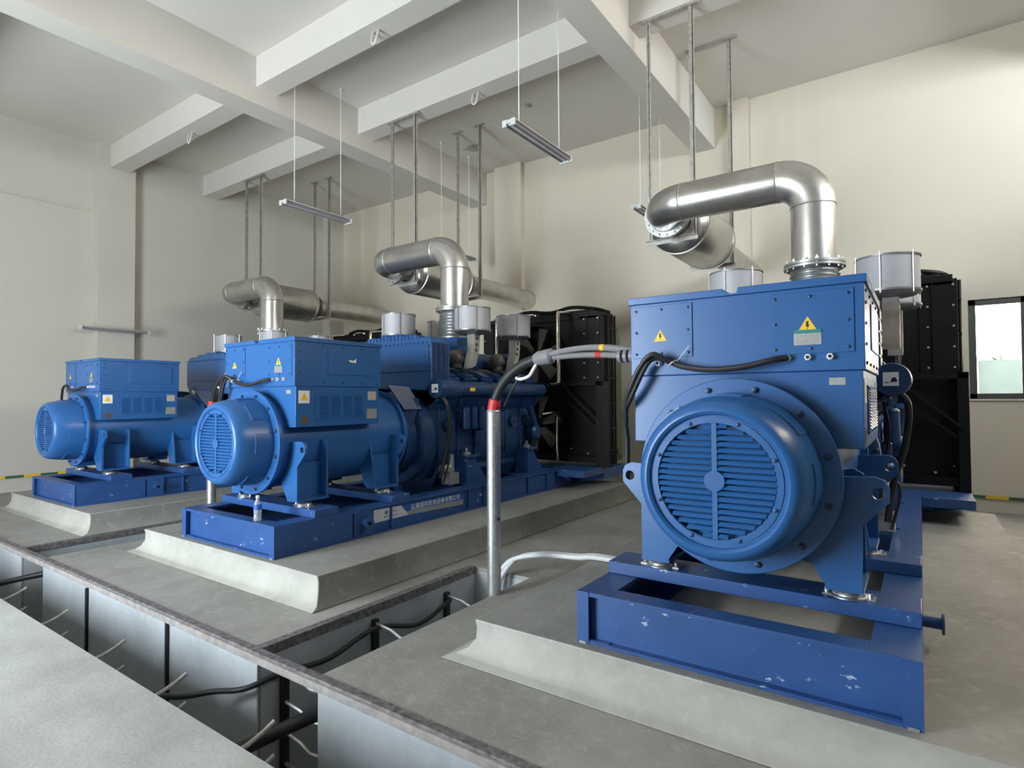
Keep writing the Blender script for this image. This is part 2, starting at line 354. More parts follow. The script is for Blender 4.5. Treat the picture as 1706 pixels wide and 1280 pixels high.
# cross beams under the alternator
for y0 in (3.27, 4.20): P(MB().box(-.785, .785, y0, y0 + .26, .53, .602), 'cross_beam', 'skid', bevel=.004)
# radiator support platform
b = MB().prism([(-1.235, .49), (1.235, .49), (1.235, .345), (.8, .27), (-.8, .27), (-1.235, .345)], 'y', 8.16, 8.18).box(-1.235, 1.235, 8.162, 9.0, .4905, .502)
for s in (-1, 1): b.box(1.235 * s, 1.22 * s, 8.181, 9.0, .345, .4895)
P(b, 'radiator_platform', 'skid')
for s in (-1, 1): P(MB().box(.786 * s, 1.235 * s, 7.52, 8.158, .43, .529), 'platform_arm', 'skid', bevel=.004)
# mounts
for s in (-1, 1):
    for y in (3.37, 4.36):
        b = MB().rev([(.088, 0), (.088, .006), (.074, .01), (.070, .022), (.05, .04), (.025, .046), (.025, .06)], (.485 * s, y, .602), 'z', 24)
        for q in (-.095, .095): b.cyl((.485 * s + q, y - .015, .602), (.485 * s + q, y - .015, .630), .012, 8)
        b.box(.485 * s - .115, .485 * s + .115, y - .04, y + .03, .602, .608)
        P(b, 'vibration_mount', 'zinc', label='bright galvanised dome mount')
# alternator barrel
CZ = 1.197
b = MB().rev([(.40, 3.17), (.452, 3.17), (.452, 4.66), (.497, 4.665), (.497, 4.705), (.46, 4.71), (.46, 4.75)], (0, 0, CZ), 'y', 64)
P(b, 'alternator_barrel', 'blue')
b = MB().rev([(.36, 3.105), (.498, 3.105), (.498, 3.135), (.475, 3.14), (.475, 3.17), (.36, 3.17)], (0, 0, CZ), 'y', 72)
fl = P(b, 'front_flange', 'blue', bevel=.004)
for k in range(12):
    a = R(15 + 30 * k); x, z = .452 * math.cos(a), CZ + .452 * math.sin(a)
    P(MB().rev([(.019, 0), (.019, -.004), (.013, -.005), (.013, -.016), (.009, -.018)], (x, 3.105, z), 'y', 6), 'bolt', 'eblue', fl)
# fan cover and louvred grille
b = MB().rev([(.412, 3.105), (.410, 3.03), (.404, 2.95), (.392, 2.87), (.378, 2.81), (.362, 2.782), (.345, 2.768), (.330, 2.766), (.318, 2.772), (.310, 2.784), (.308, 2.80), (.306, 2.83)], (0, 0, CZ + .008), 'y', 72)
cov = P(b, 'fan_cover', 'blue')
for a0 in (0, 90, 180, 45, 135, 300, 240):
    b = MB(); pts = []; n = 8
    for r_, y in ((.417, 3.10), (.409, 2.93), (.385, 2.925), (.385, 3.10)): pts.append((r_, y))
    vs = [];
    for i in range(n + 1):
        a = R(a0 - 13 + 26 * i / n); vs += [(r_ * math.cos(a), y, CZ + .008 + r_ * math.sin(a)) for r_, y in pts]
    fs = [(i * 4 + j, i * 4 + (j + 1) % 4, i * 4 + 4 + (j + 1) % 4, i * 4 + 4 + j) for i in range(n) for j in range(4)] + [(0, 1, 2, 3), (n * 4, n * 4 + 3, n * 4 + 2, n * 4 + 1)]
    P(b.add(vs, fs), 'vent_hatch', 'blue', cov)
GZ = 1.205
b = MB(); RG = .302; RL = .272
b.rev([(RL, 2.79), (RG + .01, 2.787), (RG + .01, 2.80), (RL, 2.80), (RL, 2.79)], (0, 0, GZ), 'y', 64)
n = 19
for k in range(n):
    z = -RL + (k + .5) * 2 * RL / n; w = math.sqrt(max(RL ** 2 - (abs(z) + .008) ** 2, .0009))
    zz = GZ + z; h = RL / n * 1.02
    for x0, x1 in ((-w, -.014), (.014, w)):
        b.add([(x0, 2.786, zz - h * .62), (x1, 2.786, zz - h * .62), (x1, 2.781, zz - h * .25), (x0, 2.781, zz - h * .25), (x1, 2.796, zz + h * .80), (x0, 2.796, zz + h * .80), (x1, 2.806, zz - h * .3), (x0, 2.806, zz - h * .3)],
              [(0, 1, 2, 3), (3, 2, 4, 5), (5, 4, 6, 7), (7, 6, 1, 0), (0, 3, 5, 7), (1, 6, 4, 2)])
b.box(-.012, .012, 2.784, 2.80, GZ - RL, GZ + RL).rev([(.048, 2.778), (.048, 2.80)], (0, 0, GZ), 'y', 28)
b.rev([(RL + .003, 2.79), (RG, 2.79), (RG, 2.782), (RL + .003, 2.782), (RL + .003, 2.79)], (0, 0, GZ), 'y', 64)
gr = P(b, 'fan_grille', 'blue', cov)
for k in range(8):
    a = R(22.5 + 45 * k); P(MB().rev([(.009, 2.782), (.009, 2.776), (.005, 2.774)], (.288 * math.cos(a), 0, GZ + .288 * math.sin(a)), 'y', 8), 'screw', 'eblue', cov)
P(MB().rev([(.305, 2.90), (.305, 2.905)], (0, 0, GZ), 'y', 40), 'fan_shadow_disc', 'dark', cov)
# feet with lifting lugs
for s in (-1, 1):
    fpoly = [(.40, 1.205), (.615, 1.215), (.655, 1.20), (.672, 1.165), (.672, 1.10), (.558, .975), (.555, .662), (.405, .662), (.30, .82)]
    hole = circ(.628, 1.137, .028, 18)
    X = lambda l: [(x * s, z) for x, z in l]
    P(MB().prism(X(fpoly), 'y', 3.245, 3.27, [X(hole)]).box(.395 * s, .56 * s, 3.25, 3.60, .650, .672).box(.42 * s, .435 * s, 3.27, 3.58, .66, 1.0), 'mounting_foot', 'blue', bevel=.003)
    P(MB().prism(X([(.42, 1.20), (.50, 1.215), (.545, 1.19), (.55, .672), (.40, .672), (.36, .9)]), 'y', 3.575, 3.595), 'foot_gusset', 'blue', bevel=.003)
    P(MB().prism(X([(.40, 1.18), (.44, 1.19), (.53, .672), (.36, .672), (.3, .85)]), 'y', 4.20, 4.22), 'foot_gusset', 'blue', bevel=.003)
    P(MB().prism(X(fpoly), 'y', 4.49, 4.515, [X(hole)]).box(.395 * s, .56 * s, 4.2, 4.51, .650, .672).box(.42 * s, .435 * s, 4.22, 4.49, .66, 1.0), 'mounting_foot', 'blue', bevel=.003)
# boxes on top
b = MB().box(-.578, .578, 3.215, 4.21, 1.345, 1.725)
low = P(b, 'air_outlet_box', 'blue', bevel=.004)
b = MB().box(-.59, .59, 3.195, 4.225, 1.725, 2.14)
term = P(b, 'terminal_box', 'blue', bevel=.004)
lid = MB().prism([(-.602, 2.14), (-.602, 2.180), (-.06, 2.180), (-.03, 2.150), (.012, 2.150), (.02, 2.180), (.602, 2.180), (.602, 2.14)], 'y', 3.185, 3.45).box(-.602, .602, 3.44, 4.235, 2.14, 2.180)
P(lid, 'box_lid', 'blue', term, bevel=.003)
b = MB()
for y in (3.7, 3.95): b.box(-.602, .602, y, y + .02, 2.18, 2.186)
def panel(x0, x1, z0, z1, y, nb, par, name='access_panel'):
    """screwed cover on the front"""
    b = MB().box(x0, x1, y - .006, y, z0, z1); o = P(b, name, 'blue', par, .002)
    xs = (x0 + .025, (x0 + x1) / 2, x1 - .025); zs = (z0 + .025, (z0 + z1) / 2, z1 - .025)
    for i, x in enumerate(xs):
        for j, z in enumerate(zs):
            if i == 1 and j == 1: continue
            P(MB().rev([(.008, y - .006), (.008, y - .011), (.005, y - .012)], (x, 0, z), 'y', 8), 'screw', 'eblue', par)
    return o
panel(-.578, -.225, 1.825, 2.125, 3.195, 8, term); panel(.173, .548, 1.812, 2.12, 3.195, 8, term)
# side panels
for s in (-1, 1):
    b = MB().box(.59 * s, .597 * s, 3.56, 4.12, 1.84, 2.08); P(b, 'access_panel', 'blue', term, .002)
    for y in (3.26, 3.5, 3.74, 3.98, 4.18):
        for z in (1.76, 2.11): P(MB().cyl((.59 * s, y, z), (.597 * s, y, z), .008, 8), 'screw', 'eblue', term)
    for z in (1.85, 1.95, 2.05): P(MB().cyl((.59 * s, 3.25, z), (.597 * s, 3.25, z), .008, 8), 'screw', 'eblue', term)
    b = MB().box(.578 * s, .585 * s, 3.425, 4.03, 1.405, 1.655)
    for c0 in (3.47, 3.61, 3.75, 3.89):
        for k in range(14):
            z = 1.43 + k * .0155; b.add([(.585 * s, c0, z), (.585 * s, c0 + .10, z), (.594 * s, c0 + .10, z + .002), (.594 * s, c0, z + .002), (.585 * s, c0, z + .011), (.585 * s, c0 + .10, z + .011)], [(0, 1, 2, 3), (3, 2, 5, 4), (0, 3, 4), (1, 5, 2)])
    lp = P(b, 'louvre_panel', 'blue', low)
    for y in (3.44, 3.6, 3.74, 3.88, 4.015):
        for z in (1.418, 1.642): P(MB().cyl((.585 * s, y, z), (.589 * s, y, z), .006, 8), 'screw', 'eblue', low)
# stickers and plates on the front
def bolt_mark(mb, cx, cz, k, y):
    Z = [(-.1, .42), (.12, .42), (.02, .12), (.16, .12), (-.06, -.42), (0, -.08), (-.14, -.08)]
    return mb.prism([(cx + a * k, cz + c * k) for a, c in Z], 'y', y - .0012, y)
for cx, cz, h in ((-.407, 1.945, .062), (.348, 1.95, .075)):
    w = h * .62; y = 3.187
    b = MB().prism([(cx - w, cz - h * .42), (cx + w, cz - h * .42), (cx, cz + h * .62)], 'y', y, y + .002)
    t = P(b, 'warning_triangle', 'yel', term, label='yellow high voltage warning triangle')
    P(bolt_mark(MB(), cx, cz, h * .7, y), 'lightning_mark', 'dark', t)
b = MB().box(.285, .408, 3.186, 3.188, 1.855, 1.912); rp = P(b, 'rating_plate', 'plate', term, label='grey rating plate with a teal top band')
P(MB().box(.285, .408, 3.184, 3.1865, 1.912, 1.93), 'plate_band', 'teal', rp)
b = MB()
for k in range(5): b.box(.295, .398, 3.1852, 3.1862, 1.862 + k * .0095, 1.865 + k * .0095)
P(b, 'plate_lines', 'filtcap', rp)
P(MB().box(.435, .505, 3.212, 3.2155, 1.655, 1.69), 'serial_plate', 'plate', low, label='small silver plate')
P(MB().box(.578, .5815, 3.243, 3.36, 1.566, 1.683), 'caution_sticker', 'white', low, label='white sticker with a yellow warning triangle')
P(MB().prism([(3.262, 1.595), (3.341, 1.595), (3.302, 1.665)], 'x', .5815, .583), 'yellow_triangle', 'yel', low)
P(MB().prism([(3.2565 + (x - 0) , z) for x, z in circ(.052, 1.405, .04, 20)], 'x', .578, .581), 'oval_badge', 'brown', low, label='dark brown maker badge')
P(MB().box(.578, .581, 4.06, 4.17, 1.59, 1.68), 'data_sticker', 'dim', low, label='faded beige data sticker')
P(MB().box(.578, .581, 4.045, 4.18, 1.40, 1.50), 'data_plate', 'plate', low, label='dull metal data plate')
# cable glands
for x in (-.515, -.418, -.318, .255, .348, .445):
    b = MB().rev([(.0175, 3.195), (.0175, 3.178), (.0145, 3.176), (.0145, 3.165), (.008, 3.164), (.008, 3.19)], (x, 0, 1.793), 'y', 6)
    gl = P(b, 'cable_gland', 'white', term, label='white cable gland'); P(MB().rev([(.0085, 3.163), (.0085, 3.17)], (x, 0, 1.793), 'y', 10), 'gland_hole', 'dark', gl)

# coupling and flywheel housing
b = MB().rev([(.46, 4.75), (.455, 4.80), (.43, 4.83), (.43, 4.93), (.53, 4.95), (.555, 4.97), (.555, 5.10), (.50, 5.12)], (0, 0, CZ - .06), 'y', 64)
fh = P(b, 'flywheel_housing', 'eblue')
for k in range(16):
    a = R(22.5 * k + 8); b = MB().cyl((.535 * math.cos(a), 4.945, CZ - .06 + .535 * math.sin(a)), (.535 * math.cos(a), 4.925, CZ - .06 + .535 * math.sin(a)), .014, 6); P(b, 'bolt', 'eblue', fh)
for s in (-1, 1):
    vs = [Vector(v) for v in ((.33 * s, 4.57, 1.76), (.39 * s, 4.84, 1.74), (.47 * s, 4.97, 1.48), (.42 * s, 4.74, 1.48))]
    nrm = Vector((s * .6, -.3, .5)).normalized() * -.02
    b = MB().add(vs + [v + nrm for v in vs], [(0, 1, 2, 3), (7, 6, 5, 4), (0, 4, 5, 1), (1, 5, 6, 2), (2, 6, 7, 3), (3, 7, 4, 0)]); P(b, 'inspection_cover', 'eblue')
    P(MB().bar((.36 * s, 4.8, 1.3), (.40 * s, 4.86, 1.62), .03, .2), 'cover_bracket', 'eblue')

# engine
b = MB().prism([(-.30, .62), (.30, .62), (.42, .80), (.46, 1.0), (.46, 1.45), (.60, 1.62), (.40, 1.80), (.14, 1.68), (-.14, 1.68), (-.40, 1.80), (-.60, 1.62), (-.46, 1.45), (-.46, 1.0), (-.42, .80)], 'y', 5.10, 7.40)
for y in (5.25, 5.6, 5.95, 6.3, 6.65, 7.0, 7.3):
    for s in (-1, 1): b.box(.455 * s, .475 * s, y, y + .04, .85, 1.5)
eng = P(b, 'engine_block', 'eblue', bevel=.012)
b = MB().prism([(-.36, .80), (.36, .80), (.40, .68), (.30, .50), (-.30, .50), (-.40, .68)], 'y', 5.3, 7.25)
P(b, 'oil_sump', 'eblue', bevel=.01)
for s in (-1, 1):
    for k in range(6):
        y = 5.42 + k * .345
        b = MB(); c0 = Vector((.36 * s, y, 1.68)); d = Vector((.42 * s, 0, .9)).normalized()
        u = Vector((0, 1, 0)); w_ = d.cross(u)
        def bx(h0, h1, a, c):
            vs = [c0 + d * h + u * (a * i) + w_ * (c * j) for h in (h0, h1) for i, j in ((-1, -1), (1, -1), (1, 1), (-1, 1))]
            b.add(vs, [(0, 3, 2, 1), (4, 5, 6, 7), (0, 1, 5, 4), (1, 2, 6, 5), (2, 3, 7, 6), (3, 0, 4, 7)])
        bx(0, .17, .15, .15); bx(.17, .25, .125, .125); bx(.25, .27, .09, .09)
        for i in (-1, 1):
            p = c0 + d * .17 + u * (.13 * i) + w_ * (.11 * s); b.cyl(p, p + d * .05, .016, 6)
        P(b, 'cylinder_head', 'eblue', bevel=.01)
        a = c0 + d * .18
        P(MB().tube(smooth([a + Vector((-.10 * s, .02, .10)), a + Vector((-.17 * s, .03, .12)), (.12 * s, y, 1.98), (.07 * s, y + .02, 1.90)], 4), .034, 10), 'exhaust_branch', 'cast')
        P(MB().tube(smooth([(.50 * s, y + .08, 1.78), (.60 * s, y + .10, 1.74), (.58 * s, y + .12, 1.52), (.47 * s, y + .12, 1.42)], 4), .011, 6), 'fuel_pipe', 'eblue')
        b = MB().cyl((.46 * s, y, 1.28), (.52 * s, y, 1.28), .085, 16).cyl((.52 * s, y, 1.28), (.53 * s, y, 1.28), .03, 8)
        P(b, 'crankcase_door', 'eblue', bevel=.006)
    # water manifold with big end drum
    b = MB().rev([(.115, 5.03), (.122, 5.06), (.122, 5.36), (.10, 5.40), (.098, 5.44), (.088, 5.45), (.088, 6.02), (.098, 6.03), (.098, 6.09), (.088, 6.10), (.088, 6.66), (.098, 6.67), (.098, 6.73), (.088, 6.74), (.088, 7.34), (.05, 7.4)], (.63 * s, 0, 1.72), 'y', 28)
    man = P(b, 'water_manifold', 'eblue')
    P(MB().box(.575 * s, .672 * s, 5.024, 5.031, 1.672, 1.772), 'pictogram_sticker', 'white', man, label='white pictogram sticker')
    P(MB().prism([(.62 * s, 1.70), (.665 * s, 1.705), (.65 * s, 1.735), (.63 * s, 1.73)], 'y', 5.022, 5.024).box(.585 * s, .61 * s, 5.022, 5.024, 1.695, 1.70), 'pictogram', 'dark', man)
    P(MB().box(.708 * s, .722 * s, 5.56, 5.66, 1.69, 1.735), 'yellow_label', 'yel', man, label='small yellow label')
    # engine mounts
    for y in (5.72, 7.10):
        b = MB().prism([(y - .10, .53), (y + .42, .53), (y + .16, .86), (y - .10, .88)], 'x', .50 * s, .515 * s).box(.40 * s, .60 * s, y - .12, y + .17, .86, .885).box(.42 * s, .64 * s, y - .13, y + .44, .53, .545)
        b.box(.40 * s, .62 * s, y - .115, y - .10, .53, .88); P(b, 'engine_mount_bracket', 'skid')
        P(MB().rev([(.06, 0), (.06, .02), (.045, .04), (.02, .05), (.02, .09)], (.52 * s, y, .885), 'z', 18), 'engine_mount', 'zinc', label='bright mount cap')
    # side clutter: oil filters, hoses, small pump
    for k in range(3): P(MB().rev([(.03, 1.50), (.052, 1.48), (.055, 1.25), (.05, 1.22)], (.60 * s, 5.62 + k * .15, 0), 'z', 18), 'oil_filter', 'eblue', bevel=.003)
    P(MB().rev([(.055, 0), (.06, .02), (.06, .17), (.04, .19)], (.53 * s, 5.95, 1.02), 'z', 16).box(.46 * s, .54 * s, 5.9, 6.0, 1.0, 1.1), 'fuel_pump', 'eblue', bevel=.004)
    P(MB().tube(smooth([(.60 * s, 5.10, 1.66), (.72 * s, 5.12, 1.55), (.70 * s, 5.2, 1.25), (.62 * s, 5.22, .95), (.58 * s, 5.16, .66)], 5), .024, 8), 'rubber_hose', 'rubber')
    P(MB().tube(smooth([(.55 * s, 5.3, 1.6), (.60 * s, 5.28, 1.35), (.57 * s, 5.3, 1.05), (.66 * s, 5.24, .90), (.60 * s, 5.2, .6)], 5), .012, 6), 'wiring_loom', 'rubber')
    b = MB().box(.48 * s, .62 * s, 5.30, 5.46, .56, .70).cyl((.55 * s, 5.22, .76), (.55 * s, 5.36, .76), .05, 12).cyl((.55 * s, 5.40, .70), (.55 * s, 5.40, .92), .035, 10)
    P(b, 'starter_pump', 'zinc', bevel=.003)
    P(MB().tube([(.64 * s, 7.0, 1.5), (.60 * s, 7.2, 1.2), (.52 * s, 7.3, 1.0)], .05, 12).rev([(.10, 0), (.12, .03), (.12, .12), (.08, .15)], (.50 * s, 7.22, 1.1), 'v', 18, d=(s, 0, 0)), 'coolant_pump', 'eblue')
    P(MB().tube(smooth([(.62 * s, 7.36, 1.36), (.66 * s, 7.7, 1.38), (.62 * s, 7.82, 1.34), (.60 * s, 7.84, 1.2), (.60 * s, 7.84, .70), (.58 * s, 7.9, .62)], 4), .026, 12), 'coolant_pipe', 'chrome', label='polished steel coolant pipe')
    P(MB().tube(smooth([(.60 * s, 7.6, 1.80), (.60 * s, 7.86, 1.82), (.60 * s, 7.9, 1.95), (.60 * s, 7.9, 2.85), (.60 * s, 7.95, 2.94), (.60 * s, 8.2, 2.97)], 4), .032, 12), 'vent_pipe', 'chrome', label='polished steel vent pipe')
    # exhaust manifolds and turbos
    for y in (5.62, 6.52):
        tb = P(MB().rev([(.05, -.10), (.09, -.08), (.105, -.02), (.095, .05), (.06, .08)], (.36 * s, y + .10, 2.13), 'y', 24).cyl((.36 * s, y + .1, 2.0), (.36 * s, y + .1, 2.13), .07, 14), 'turbocharger', 'cast')
        P(MB().rev([(.08, 0), (.115, .02), (.115, .10), (.08, .13)], (.36 * s, y + .20, 2.13), 'y', 24), 'compressor_ring', 'eblue', tb)
        P(MB().tube(smooth([(.36 * s, y + .33, 2.13), (.42 * s, y + .38, 2.16), (.54 * s, y + .24, 2.24), (.59 * s, y + .16, 2.40)], 5), .055, 16), 'intake_duct', 'cast', label='brownish cast intake duct')
    # air filters: a drum of mesh between two caps on a perforated bracket
    for y in ((5.77, 6.68) if s > 0 else (5.62, 6.53)):
        fx = .59 * s; z0 = 2.455
        b = MB().rev([(.228, z0 + .012), (.228, z0 + .288)], (fx, y, 0), 'z', 40); af = P(b, 'air_filter', 'filter')
        P(MB().rev([(.10, z0 - .04), (.2, z0 - .025), (.238, z0), (.238, z0 + .016), (.1, z0 + .016)], (fx, y, 0), 'z', 40), 'filter_cap', 'filtcap', af)
        P(MB().rev([(.05, z0 + .285), (.238, z0 + .285), (.238, z0 + .297), (.05, z0 + .30)], (fx, y, 0), 'z', 40), 'filter_cap', 'filtcap', af)
        for k in range(6):
            a = R(60 * k + 20); P(MB().cyl((fx + .236 * math.cos(a), y + .236 * math.sin(a), z0 - .02), (fx + .236 * math.cos(a), y + .236 * math.sin(a), z0 + .315), .0065, 6), 'clamp_rod', 'zinc', af)
        holes = [circ(.0 + k * -.012, 2.36 - .075 * k, .020, 12) for k in range(4)]
        sh = [(y - .05, 2.43), (y + .06, 2.43), (y + .035, 2.20), (y - .03, 2.02), (y - .12, 1.98), (y - .10, 2.1), (y - .045, 2.22)]
        hs = [[(y + .0 + q[0] - .005, q[1]) for q in h] for h in holes[:3]]
        L_ = [(y - .051, 2.43), (y - .046, 2.22), (y - .101, 2.1), (y - .121, 1.98)]; fc = MB()
        fc.add([(x * s, yy + d, z) for yy, z in L_ for x, d in ((.55, 0), (.664, 0), (.664, -.005), (.55, -.005))], [(i * 4 + j, i * 4 + (j + 1) % 4, i * 4 + 4 + (j + 1) % 4, i * 4 + 4 + j) for i in range(3) for j in range(4)] + [(0, 1, 2, 3), (12, 13, 14, 15)])
        P(fc, 'filter_bracket', 'brk', af, label='bent beige steel bracket face')
        P(MB().prism(sh, 'x', (.665) * s, (.671) * s, hs).box(.55 * s, .6645 * s, y + .03, y + .036, 2.2, 2.43), 'filter_bracket', 'brk', af, label='perforated beige steel bracket')
# top manifold and exhaust outlet box
P(MB().rev([(.13, 5.42), (.15, 5.45), (.15, 7.2), (.12, 7.24)], (0, 0, 2.10), 'y', 28), 'exhaust_manifold', 'eblue')
P(MB().box(-.24, .24, 5.88, 6.34, 2.16, 2.40).rev([(.24, 2.40), (.24, 2.425)], (0, 6.11, 0), 'z', 32), 'exhaust_outlet_box', 'blue', bevel=.01)
# aftercooler
b = MB().prism([(-.88, 1.86), (-.80, 1.74), (.46, 1.70), (.55, 1.80), (.55, 2.27), (.52, 2.32), (-.80, 2.32), (-.88, 2.24)], 'y', 5.04, 5.38)
ac = P(b, 'aftercooler', 'blue', bevel=.012)
b = MB().box(-.84, .52, 5.025, 5.045, 1.93, 2.24); P(b, 'cooler_door', 'blue', ac, bevel=.006)
b = MB(); n = 22
for k in range(n):
    x = -.86 + 1.38 * (k + .5) / n; zt = 2.31 + .075 * math.sin(math.pi * (k + .5) / n) + (.022 if k % 4 < 2 else 0); b.box(x - .026, x + .026, 5.08, 5.36, 2.28, zt)
P(b, 'corrugated_top', 'blue', ac, bevel=.008)
b = MB()
for i in range(5):
    for j in range(3): b.box(.55, .562, 5.085 + j * .088, 5.155 + j * .088, 1.82 + i * .09, 1.89 + i * .09)
b.box(.548, .556, 5.07, 5.35, 1.80, 2.27)
P(b, 'grid_plate', 'eblue', ac)
for k in range(20): P(MB().cyl((-.84 + k * .07, 5.045, 2.27), (-.84 + k * .07, 5.03, 2.27), .009, 6), 'bolt', 'eblue', ac)
for k in range(6): P(MB().cyl((.53, 5.04, 1.85 + k * .075), (.53, 5.028, 1.85 + k * .075), .009, 6), 'bolt', 'eblue', ac)
P(MB().prism([(-.5, 1.74), (.5, 1.74), (.62, 1.58), (.3, 1.45), (-.3, 1.45), (-.62, 1.58)], 'y', 5.10, 5.30), 'gear_case', 'eblue', bevel=.01)

# radiator
RY = 8.30
b = MB().box(-1.10, 1.10, RY + .16, RY + .50, .62, 2.86)
for k in range(60): b.box(-1.06, 1.06, RY + .155, RY + .162, .66 + k * .036, .676 + k * .036)
rad = P(b, 'radiator_core', 'black')
# shroud: an octagonal plate with two fan openings
outer = [(-1.09, .60), (1.09, .60), (1.09, 2.92), (-1.09, 2.92)]
P(MB().prism(outer, 'y', RY - .02, RY, [circ(0, 1.18, .50, 40), circ(0, 2.30, .50, 40)]), 'fan_shroud', 'black')
for cz in (1.18, 2.30):
    P(MB().rev([(.50, RY - .16), (.512, RY - .16), (.512, RY), (.50, RY), (.50, RY - .16)], (0, 0, cz), 'y', 48), 'shroud_ring', 'black')
    f_ = P(MB().rev([(.09, RY - .12), (.10, RY - .10), (.10, RY - .02), (.09, RY)], (0, 0, cz), 'y', 24), 'cooling_fan', 'black')
    for k in range(6):
        a = R(60 * k + 15); ca, sa = math.cos(a), math.sin(a); ta, tb_ = -sa, ca
        vs = []
        for r_, w, t in ((.10, .05, .035), (.47, .10, .02)):
            for q, yy in ((-1, -1), (1, 1)): vs.append((r_ * ca + ta * w * q, RY - .07 + yy * t, cz + r_ * sa + tb_ * w * q))
        vs2 = [(x, y + .006, z) for x, y, z in vs]
        P(MB().add(vs + vs2, [(0, 1, 3, 2), (4, 6, 7, 5), (0, 4, 5, 1), (1, 5, 7, 3), (3, 7, 6, 2), (2, 6, 4, 0)]), 'fan_blade', 'fan', f_, label='dark olive fan blade')
P(MB().cyl((0, 7.4, 1.18), (0, RY - .1, 1.18), .05, 12).cyl((0, 7.6, 2.30), (0, RY - .1, 2.30), .05, 12).box(-.12, .12, 7.4, 7.75, 1.05, 2.42), 'fan_drive', 'black')
for s in (-1, 1):
    # upper side sheet and lower heavier frame
    P(MB().box(.80 * s, 1.15 * s, RY - .06, RY - .045, 1.86, 2.90).box(.92 * s, .935 * s, RY - .075, RY - .06, 1.86, 2.90).box(.62 * s, .80 * s, RY - .05, RY - .04, 1.86, 2.9), 'side_sheet', 'black')
    for k in range(5):
        z = 1.92 + k * .235
        for x in (.88, 1.12): P(MB().cyl((x * s, RY - .06, z), (x * s, RY - .072, z), .013, 8), 'bolt', 'zinc', label='bright bolt head')
    for z, x in ((.78, .62), (.72, .92), (.80, 1.1)): P(MB().cyl((x * s, RY - .03, z), (x * s, RY - .05, z), .016, 8), 'bolt', 'zinc', label='bright bolt head')
    P(MB().box(1.13 * s, 1.235 * s, 8.12, 8.22, .50, 1.86).box(1.155 * s, 1.235 * s, 8.22, 8.40, .50, 1.86), 'frame_post', 'black', bevel=.004)
    P(MB().box(1.09 * s, 1.16 * s, RY - .05, RY + .5, .52, 2.93), 'side_channel', 'black', bevel=.004)
    P(MB().bar((.56 * s, 8.10, 1.80), (1.19 * s, 8.13, 1.22), .05, .03), 'diagonal_brace', 'black'); P(MB().bar((.40 * s, 8.12, 1.76), (1.19 * s, 8.15, 1.08), .03, .03), 'diagonal_brace', 'black')
    P(MB().box(0, 1.235 * s, 8.12, 8.18, 1.79, 1.86), 'frame_rail', 'black')
    P(MB().box(0, 1.2 * s, 8.14, 8.22, .585, .68), 'frame_rail', 'black')
    for dy in (.0, .13, .26):
        P(MB().cyl((1.185 * s, RY + .17 + dy, .53), (1.185 * s, RY + .17 + dy, 2.94), .014 if dy else .02, 8), 'guard_rod', 'black')
    for z in (.75, 1.1, 1.5, 1.9, 2.3, 2.7): P(MB().box(1.16 * s, 1.20 * s, RY + .12, RY + .48, z, z + .02), 'guard_tie', 'black')
    P(MB().prism([(RY + .50, .56), (RY + .72, .56), (RY + .72, 2.3), (RY + .62, 2.65), (RY + .50, 2.8)], 'x', 1.12 * s, 1.16 * s), 'air_duct_side', 'olive', label='olive canvas duct edge')
    P(MB().tube(smooth([(1.19 * s, RY + .3, 2.9), (1.21 * s, RY + .32, 1.8), (1.20 * s, RY + .30, 1.0), (1.22 * s, RY + .5, .62)], 5), .008, 6), 'drain_hose', 'rubber')
P(MB().box(-1.12, 1.12, RY - .06, RY + .52, 2.86, 2.98).cyl((-.95, RY + .2, 3.0), (.95, RY + .2, 3.0), .05, 16).box(-1.0, 1.0, RY + .05, RY + .35, 2.96, 3.02), 'header_tank', 'black', bevel=.008)
P(MB().tube(smooth([(-.5, RY - .02, 3.02), (-.2, RY - .05, 3.06), (.2, RY + .05, 3.03), (.6, RY + .03, 3.08), (1.0, RY + .1, 3.03), (1.1, RY + .4, 3.0)], 5), .03, 8), 'top_hose', 'black')
for x in (-.42, -.1): P(MB().cyl((x, RY + .05, 2.98), (x, RY + .05, 3.09), .045, 14), 'filler_neck', 'chrome')
tag(gen, 'x', 'generator')
index()
gens = [gen, copy_tree(gen, (GX[1], 2.87, .25)), copy_tree(gen, (GX[2], 2.87, .25))]
for o, l in zip(gens, ('largest and nearest blue diesel generator set, its round fan grille facing the camera', 'blue diesel generator set in the middle with a company banner along its base', 'blue diesel generator set farthest left, in dimmer light beside the left wall')):
    tag(o, l, 'generator', 'diesel generator sets')
MB().prism([(3.80, 1.995), (3.86, 1.985), (3.90, 2.01), (3.89, 1.965), (3.82, 1.97)], 'x', .597, .5985).build('torn_sticker', 'white', [c for c in gens[1].children if c.name.startswith('terminal_box')][0], O)['label'] = 'torn white sticker remnant'
